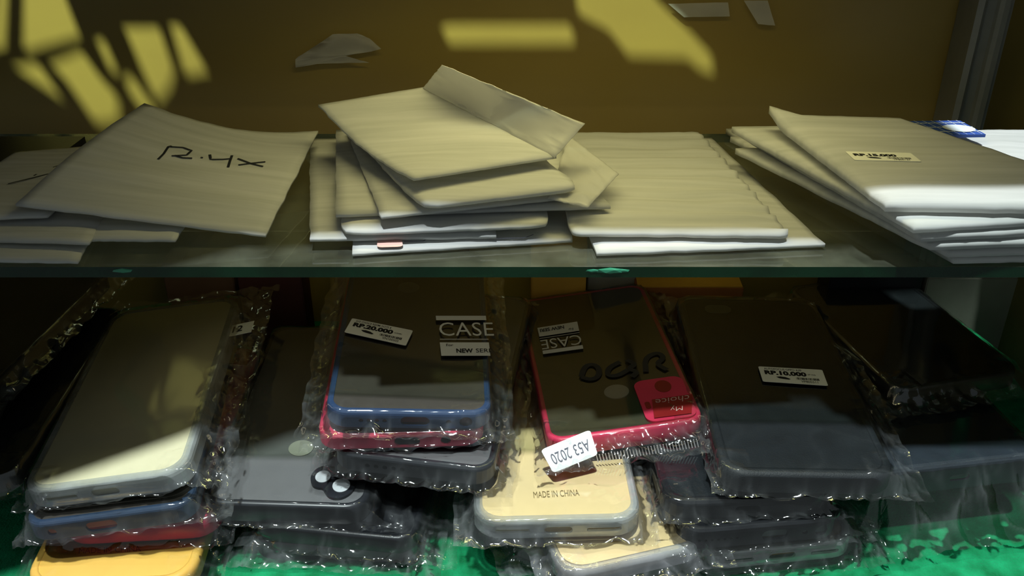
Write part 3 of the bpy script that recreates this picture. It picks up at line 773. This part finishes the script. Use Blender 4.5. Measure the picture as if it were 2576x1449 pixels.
# === M: yellow case at the bottom left
T = .0100
MM, WM = place(50, 1478, 478, 1462, .0160, T, .0770)
Mm = case_at(MM, 'yellow phone case with faint MADE IN CHINA print at the bottom left corner')
bumper(Mm, MM, WM, .140, T, .015, M_['yellow'], f=.003, lip=.003)
prism('back_plate', rrect(-WM / 2 + .0028, WM / 2 - .0028, .0024, .137, .013), .0022, T - .0003, M_['yellow'], Mm, MM, .0012, True)
film(Mm, MM, WM, .140, T, .008, .008, .004, seed=20, sideR=.012, drop=.9, amp=.0012)
fM = on(MM, T - .0004); g = on_quad([fM(198, 1394), fM(355, 1388), fM(353, 1374), fM(200, 1380)], .0003)
lettering('print', 'MADE IN CHINA', g, 0, 1, 0, 1, M_['inkp'], Mm, .0)
# === black case at the far left
T = .0100
MN = frame(Vector((-.228, .405, .0715)), -6, -3, 2)
Nn = case_at(MN, 'black phone case at the far left, propped behind in deep shade')
MN = frame(Vector((-.296, .372, .0600)), -7, -1, 0)
bumper(Nn, MN, .0765, .155, T, .010, M_['black']); back_plate(Nn, MN, .0765, .155, T, .010, M_['blackmat'])
film(Nn, MN, .0765, .155, T, .010, .012, .010, seed=21, drop=.8, amp=.0016)

T = .0100
MN2 = frame(Vector((-.2665, .350, .0430)), 0, 0, 0)
N2 = case_at(MN2, 'black phone case at the left edge, left of the cream backed one')
bumper(N2, MN2, .0765, .150, T, .010, M_['black']); back_plate(N2, MN2, .0765, .150, T, .010, M_['blackmat'])
film(N2, MN2, .0765, .150, T, .006, .006, .008, seed=22, drop=.9, sideR=.003)

# ------------------------------------------------------------------ boxes and cards at the back, under the shelf
def carton(label, px0, px1, y, dep, h, m, flap=None, cat='box', name='small_box', lean=0):
    a = PY(px0, 720, y).x; b = PY(px1, 720, y).x
    t = thing(name, ((a + b) / 2, y + dep / 2, 0), label, cat)
    M = Matrix.Translation(((a + b) / 2, y, 0)) @ Matrix.Rotation(R(lean), 4, 'X')
    w_ = (b - a) / 2
    box('carton', -w_, w_, 0, dep, 0, h, m, t, M, .0006)
    box('lid_flap', -w_ + .0008, w_ - .0008, .0006, dep - .0006, h, h + .0008, flap or m, t, M)
    return t
carton('mustard yellow carton standing at the back behind the red framed case', 1336, 1474, .533, .020, .078, M_['mustard'])
carton('dull grey carton at the back between the yellow and orange ones', 1478, 1598, .542, .020, .070, M_['greyp'])
carton('orange brown carton lying at the back behind the labelled black case', 1602, 1872, .530, .030, .049, M_['orange'], M_['mustard'])
carton('maroon carton at the back left of the blue-bumper case', 600, 760, .535, .022, .056, M_['maroon'])
carton('brown card box at the back behind the far left pile', 415, 590, .540, .020, .060, M_['brown'])
carton('olive grey carton at the back in the right corner', 2330, 2560, .530, .015, .056, M_['greyp'])
carton('black carton at the back behind the far right cases', 2085, 2318, .528, .022, .062, M_['black'])
carton('dark carton at the back behind the blue-bumper case', 850, 1180, .545, .018, .060, M_['maroon'])

# ------------------------------------------------------------------ foam pouches on the shelf
def pouch(label, FL, FR, BR, BL, th=.0028, bulge=.0, m=None, seed=0, nx=20, ny=26, fold=None, wav=.0006, rnd=.0, name='foam_pouch', cat='pouch', group='white foam pouches on the glass shelf', seam=None, parent=None, curl=None, ef=.42):
    q = [FL, FR, BR, BL]; c = sum(q, Vector()) / 4; m = m or M_['foam']
    t = parent or thing(name, (c.x, c.y, min(a.z for a in q)), label, cat, group)
    off = Vector((seed * 2.3, seed * 1.1, seed))
    top, bot = [], []
    for j in range(ny + 1):
        v = j / ny
        for i in range(nx + 1):
            u = i / nx
            uu, vv = u, v
            if rnd:                                    # soften the corners
                du = max(abs(u - .5) - .5 + rnd, 0) / rnd; dv = max(abs(v - .5) - .5 + rnd, 0) / rnd
                l = math.hypot(du, dv)
                if l > 1: uu = .5 + (u - .5) * (1 - (1 - 1 / l) * rnd * 2 * du / 1.42); vv = .5 + (v - .5) * (1 - (1 - 1 / l) * rnd * 2 * dv / 1.42)
            p = FL * (1 - uu) * (1 - vv) + FR * uu * (1 - vv) + BR * uu * vv + BL * (1 - uu) * vv
            e = min(min(u, 1 - u) * 8, min(v, 1 - v) * 10, 1); e = e ** .5
            z = bulge * math.sin(math.pi * u) * math.sin(math.pi * v) + wav * e * noise.noise(Vector((u * 2.5, v * 9, 0)) + off)
            if curl: z += curl(u, v)
            edge_j = .0006 * noise.noise(Vector((u * 14, v * 14, 5)) + off) * (1 if e < 1 else 0)
            p = p + Vector((edge_j, edge_j, z))
            h = th * (ef + (1 - ef) * e)
            top.append(p + Vector((0, 0, h / 2))); bot.append(p - Vector((0, 0, h / 2)))
    n = (nx + 1) * (ny + 1); W_ = nx + 1; f = []
    for j in range(ny):
        for i in range(nx):
            a = j * W_ + i; f.append((a, a + 1, a + W_ + 1, a + W_)); f.append((n + a, n + a + W_, n + a + W_ + 1, n + a + 1))
    for i in range(nx):
        f.append((i, n + i, n + i + 1, i + 1)); a = ny * W_ + i; f.append((a, a + 1, n + a + 1, n + a))
    for j in range(ny):
        a = j * W_; f.append((a, a + W_, n + a + W_, n + a)); a = j * W_ + nx; f.append((a, n + a, n + a + W_, a + W_))
    obj('sleeve', top + bot, f, m, t, True)
    t['_top'] = 1; del t['_top']
    return t
S0 = SHZ
def SP(px, py, h): return P(px, py, S0 + h)

# left group
blk = thing('dark_box', P(60, 400, S0), 'black flat box at the far left end of the shelf', 'box')
a0, a1, a2, a3 = SP(-160, 470, .004), SP(60, 470, .004), SP(215, 352, .004), SP(-60, 352, .004)
vv, ff = loft([[Vector((p.x, p.y, S0 + .0004)) for p in (a0, a1, a2, a3)], [Vector((p.x, p.y, S0 + .006)) for p in (a0, a1, a2, a3)]])
obj('lid', vv, ff, M_['black'], blk)
pouch('white foam pouch at the bottom of the far left pile, nearest the shelf edge', SP(-330, 652, .002), SP(196, 660, .002), SP(290, 480, .002), SP(-120, 470, .002), .0035, seed=1)
pouch('greyish foam pouch poking out under the R.4x pouch', SP(200, 604, .006), SP(440, 606, .0055), SP(560, 420, .006), SP(340, 410, .006), .003, seed=2)
pouch('second white foam pouch up in the far left pile', SP(-330, 600, .0065), SP(226, 612, .0065), SP(300, 470, .009), SP(-150, 440, .009), .0035, seed=3)
pm = pouch('pale foam pouch with a pen scribble at the far left of the shelf', SP(-240, 562, .012), SP(120, 545, .012), SP(330, 362, .014), SP(40, 385, .014), .003, seed=4)
fm = on(Matrix.Translation((0, 0, S0 + .0150)), 0)
stroke('pen_scribble', [(20, 462), (90, 445), (170, 425), (178, 418), (150, 415), (105, 430), (85, 442)], .0009, M_['inkm'], pm, on(Matrix.Translation((0, 0, S0 + .0148)), 0))
r4c = [SP(40, 516, .018), SP(668, 594, .005), SP(800, 332, .017), SP(365, 262, .036)]
r4 = pouch('grey white foam pouch with R.4x handwritten on it', *r4c, th=.0028, seed=5, wav=.0009, curl=lambda u, v: -.006 * math.sin(math.pi * u) * v + .0025 * (1 - u) * math.sin(math.pi * v))
def onr4(px, py):
    d = ray(px, py); n = (r4c[1] - r4c[0]).cross(r4c[3] - r4c[0]).normalized(); best = None
    # intersect with the sleeve mesh itself
    sl_ = [c for c in r4.children if c.name.startswith('sleeve')][0]; b = base(sl_)
    ok, loc, nn, i = sl_.ray_cast(O - b, d.normalized())
    return (loc + b + Vector((0, 0, .0003))) if ok else O + d * ((r4c[0] - O).dot(n) / d.dot(n))
bpy.context.view_layer.update()
for pts in ([(398, 402), (412, 388), (424, 370), (432, 368)], [(426, 370), (460, 372), (482, 380), (470, 391), (432, 393)], [(440, 392), (460, 398), (484, 399)], [(505, 397), (511, 398)], [(528, 390), (530, 402), (560, 402), (582, 400)], [(584, 392), (578, 408), (574, 422)], [(598, 400), (630, 412), (662, 420)], [(668, 408), (630, 412), (600, 416)]):
    # refine to a smooth pen line
    fine = []
    for a, b in zip(pts, pts[1:]):
        for k in range(4): fine.append((a[0] + (b[0] - a[0]) * k / 4, a[1] + (b[1] - a[1]) * k / 4))
    fine.append(pts[-1]); stroke('pen_stroke', fine, .0013, M_['inkm'], r4, onr4)

# centre pile, from the bottom up
pc = pouch('bottom foam pouch of the centre pile with a red mark showing through', SP(886, 641, .002), SP(1440, 606, .002), SP(1400, 372, .002), SP(900, 372, .002), .0035, seed=6)
fc = on(Matrix.Translation((0, 0, S0 + .0044)), 0)
g = on_quad([fc(948, 622), fc(1014, 620), fc(1010, 598), fc(950, 600)], .0)
patch('red_mark', g, 0, 1, 0, 1, M_['redprint'], pc, .0002, r=.2)
stroke('slot_mark', [(1015, 608), (1065, 606), (1072, 602)], .0006, M_['inkg'], pc, fc)
stroke('slot_mark', [(1222, 592), (1232, 600), (1320, 598), (1342, 590)], .0006, M_['inkg'], pc, fc)
pouch('foam pouch of the centre pile sticking out furthest to the left', SP(780, 604, .0055), SP(1250, 596, .0055), SP(1180, 350, .006), SP(780, 352, .006), .0035, seed=7)
pouch('foam pouch in the lower centre pile with a rounded right corner', SP(860, 590, .0095), SP(1385, 570, .0095), SP(1330, 360, .0095), SP(850, 362, .0095), .0035, seed=8, rnd=.1)
pouch('foam pouch in the middle of the centre pile with a long straight front edge', SP(845, 543, .0135), SP(1536, 522, .0130), SP(1380, 330, .0150), SP(845, 330, .0150), .0035, seed=9)
pouch('foam pouch in the middle of the centre pile turned clockwise', SP(960, 548, .0165), SP(1410, 500, .0165), SP(1300, 322, .0190), SP(872, 330, .0190), .0032, seed=10)
pouch('creamy foam pouch with a rounded corner, second from the top of the centre pile', SP(1062, 524, .0215), SP(1462, 476, .0215), SP(1235, 300, .0250), SP(868, 318, .0250), .0045, seed=11, rnd=.12)
fl = pouch('clear creased flap jutting to the right from the centre pile', SP(1380, 500, .018), SP(1478, 522, .018), SP(1556, 438, .020), SP(1430, 340, .022), .0012, m=M_['flap'], seed=12, wav=.002, cat='pouch', name='clear_flap', group='clear pouch flaps')
tp = thing('foam_pouch', P(1060, 350, S0 + .028), 'topmost foam pouch of the centre pile with its flap folded up', 'pouch', 'white foam pouches on the glass shelf')
pouch('', SP(1040, 452, .0295), SP(1398, 396, .0295), SP(1066, 222, .0440), SP(802, 266, .0380), .0030, seed=13, parent=tp, curl=lambda u, v: -.004 * math.sin(math.pi * v) * (1 - u))
tp.children[0].name = 'sleeve'
pouch('', SP(1396, 396, .0300), SP(1470, 312, .0420), SP(1112, 164, .0640), SP(1064, 222, .0445), .0010, seed=14, parent=tp, m=M_['flap'], wav=.001)
tp.children[1].name = 'flap'
# big pouch right of centre
pouch('wide foam pouch lying flat right of the centre pile', SP(1500, 640, .0022), SP(2074, 618, .0022), SP(1790, 350, .0022), SP(1400, 352, .0022), .004, seed=15, nx=28, wav=.0012)
pb_ = pouch('wide foam pouch with a crimped right edge, upper one right of the centre pile', SP(1436, 590, .0075), SP(1990, 596, .0065), SP(1758, 336, .0075), SP(1380, 338, .0075), .0042, seed=16, nx=40, ny=50, wav=.0010, rnd=.05,
            curl=lambda u, v: (.0009 * math.sin(v * 95) * max(0, (u - .86) / .14)) + .0006 * math.sin(v * 60) * (.3 + u))
# right pile
RP = [(2400, 656, 1826, 330, .0030), (2385, 640, 1838, 350, .0075), (2340, 622, 1850, 380, .0120), (2318, 600, 1880, 350, .0165), (2300, 578, 1840, 326, .0210)]
names = ['lowest foam pouch of the right pile, its left edge longest on the glass', 'foam pouch second from the bottom of the right pile', 'foam pouch third from the bottom of the right pile', 'foam pouch fourth from the bottom of the right pile', 'foam pouch just under the price-labelled one in the right pile']
for k, (fx, fy, bx, by, h) in enumerate(RP):
    a, d = SP(fx, fy, h), SP(bx, by, h + (.004 if k else 0)); b = a + Vector((.098, .004 + .002 * k, 0)); c = d + Vector((.098 - .004 * k, .004, 0))
    if c.y > .560: c.y = .560
    pouch(names[k], a, b, c, d, .0047, seed=20 + k, wav=.0012, ef=.62)
a, d = SP(2228, 522, .0270), SP(1932, 296, .0340); b = a + Vector((.110, -.004, 0)); c = SP(2262, 306, .033)
c2 = c
rt = pouch('top foam pouch of the right pile carrying a 15.000 price label', a, b, c2, d, .0062, seed=30, wav=.0006, ef=.6, curl=lambda u, v: .004 * max(0, v - .85) / .15 * max(0, .25 - u) * 4)
bpy.context.view_layer.update()
sl_ = rt.children[0]; bb = base(sl_)
def onrt(px, py):
    d = ray(px, py).normalized(); ok, loc, nn, i = sl_.ray_cast(O - bb, d); return loc + bb
price_label(rt, [onrt(2150, 404), onrt(2318, 408), onrt(2290, 386), onrt(2126, 382)], '', '15.000', 'VP800137', M_['stickerold'], '', lift=.0003)
pouch('bluish white foam pouch at the back right, lit by daylight', SP(2410, 470, .012), SP(2700, 470, .012), SP(2640, 330, .0150), SP(2318, 336, .0150), .0050, seed=31, bulge=.003)
# blue gridded card
bc = thing('blue_card', P(2340, 320, S0 + .012), 'blue gridded card with a white oval at the back right of the shelf', 'card')
fb = on(Matrix.Translation((0, 0, S0 + .0250)), 0)
qd = [fb(2330, 340), fb(2480, 338), fb(2415, 303), fb(2245, 305)]
g = on_quad(qd, .0); patch('card', g, 0, 1, 0, 1, M_['bluecard'], bc, .0015)
g = on_quad(qd, .0002)
for k in range(8):
    u = .06 + k * .125; patch('grid_line', g, u, u + .008, 0, 1, M_['whitecard'], bc)
for k in range(3):
    v = .2 + k * .3; patch('grid_line', g, 0, 1, v, v + .03, M_['whitecard'], bc)
g = on_quad(qd, .0004); n = 24
obj('oval', [g(.74 + .24 * math.cos(R(360 * k / n)), .40 + .26 * math.sin(R(360 * k / n))) for k in range(n)], [tuple(range(n))], M_['whitecard'], bc)

# ------------------------------------------------------------------ thin pale sheets added on the back panel to imitate front-glass reflections
def reflection_piece(label, pts, seed, y=.5665):
    c = PY(*pts[0], y); t = thing('reflection_sheet', c, label, 'reflection stand-in', 'sheets standing in for glass reflections')
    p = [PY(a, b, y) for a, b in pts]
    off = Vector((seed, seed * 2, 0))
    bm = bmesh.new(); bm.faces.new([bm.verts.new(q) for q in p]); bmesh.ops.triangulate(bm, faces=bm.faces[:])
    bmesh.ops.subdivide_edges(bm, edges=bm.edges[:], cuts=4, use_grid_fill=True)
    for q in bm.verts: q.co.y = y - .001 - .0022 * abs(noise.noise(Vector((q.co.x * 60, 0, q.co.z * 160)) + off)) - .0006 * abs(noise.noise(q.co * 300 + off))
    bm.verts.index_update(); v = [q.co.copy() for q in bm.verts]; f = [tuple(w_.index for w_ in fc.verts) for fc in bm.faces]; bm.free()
    obj('pale_sheet', v, f, M_['flap'], t, True)
reflection_piece('crumpled sheet standing in for a glass reflection above the centre pile', [(744, 148), (752, 140), (800, 112), (838, 84), (900, 82), (930, 95), (960, 120), (935, 128), (870, 138), (930, 156), (800, 158), (745, 168)], 1)
reflection_piece('sheet standing in for a glass reflection, right of the large light patch', [(1680, 8), (1830, 4), (1835, 40), (1720, 42)], 2)
reflection_piece('streaky sheet standing in for a glass reflection at the top right', [(1870, 0), (1930, 0), (1948, 62), (1905, 58)], 3)
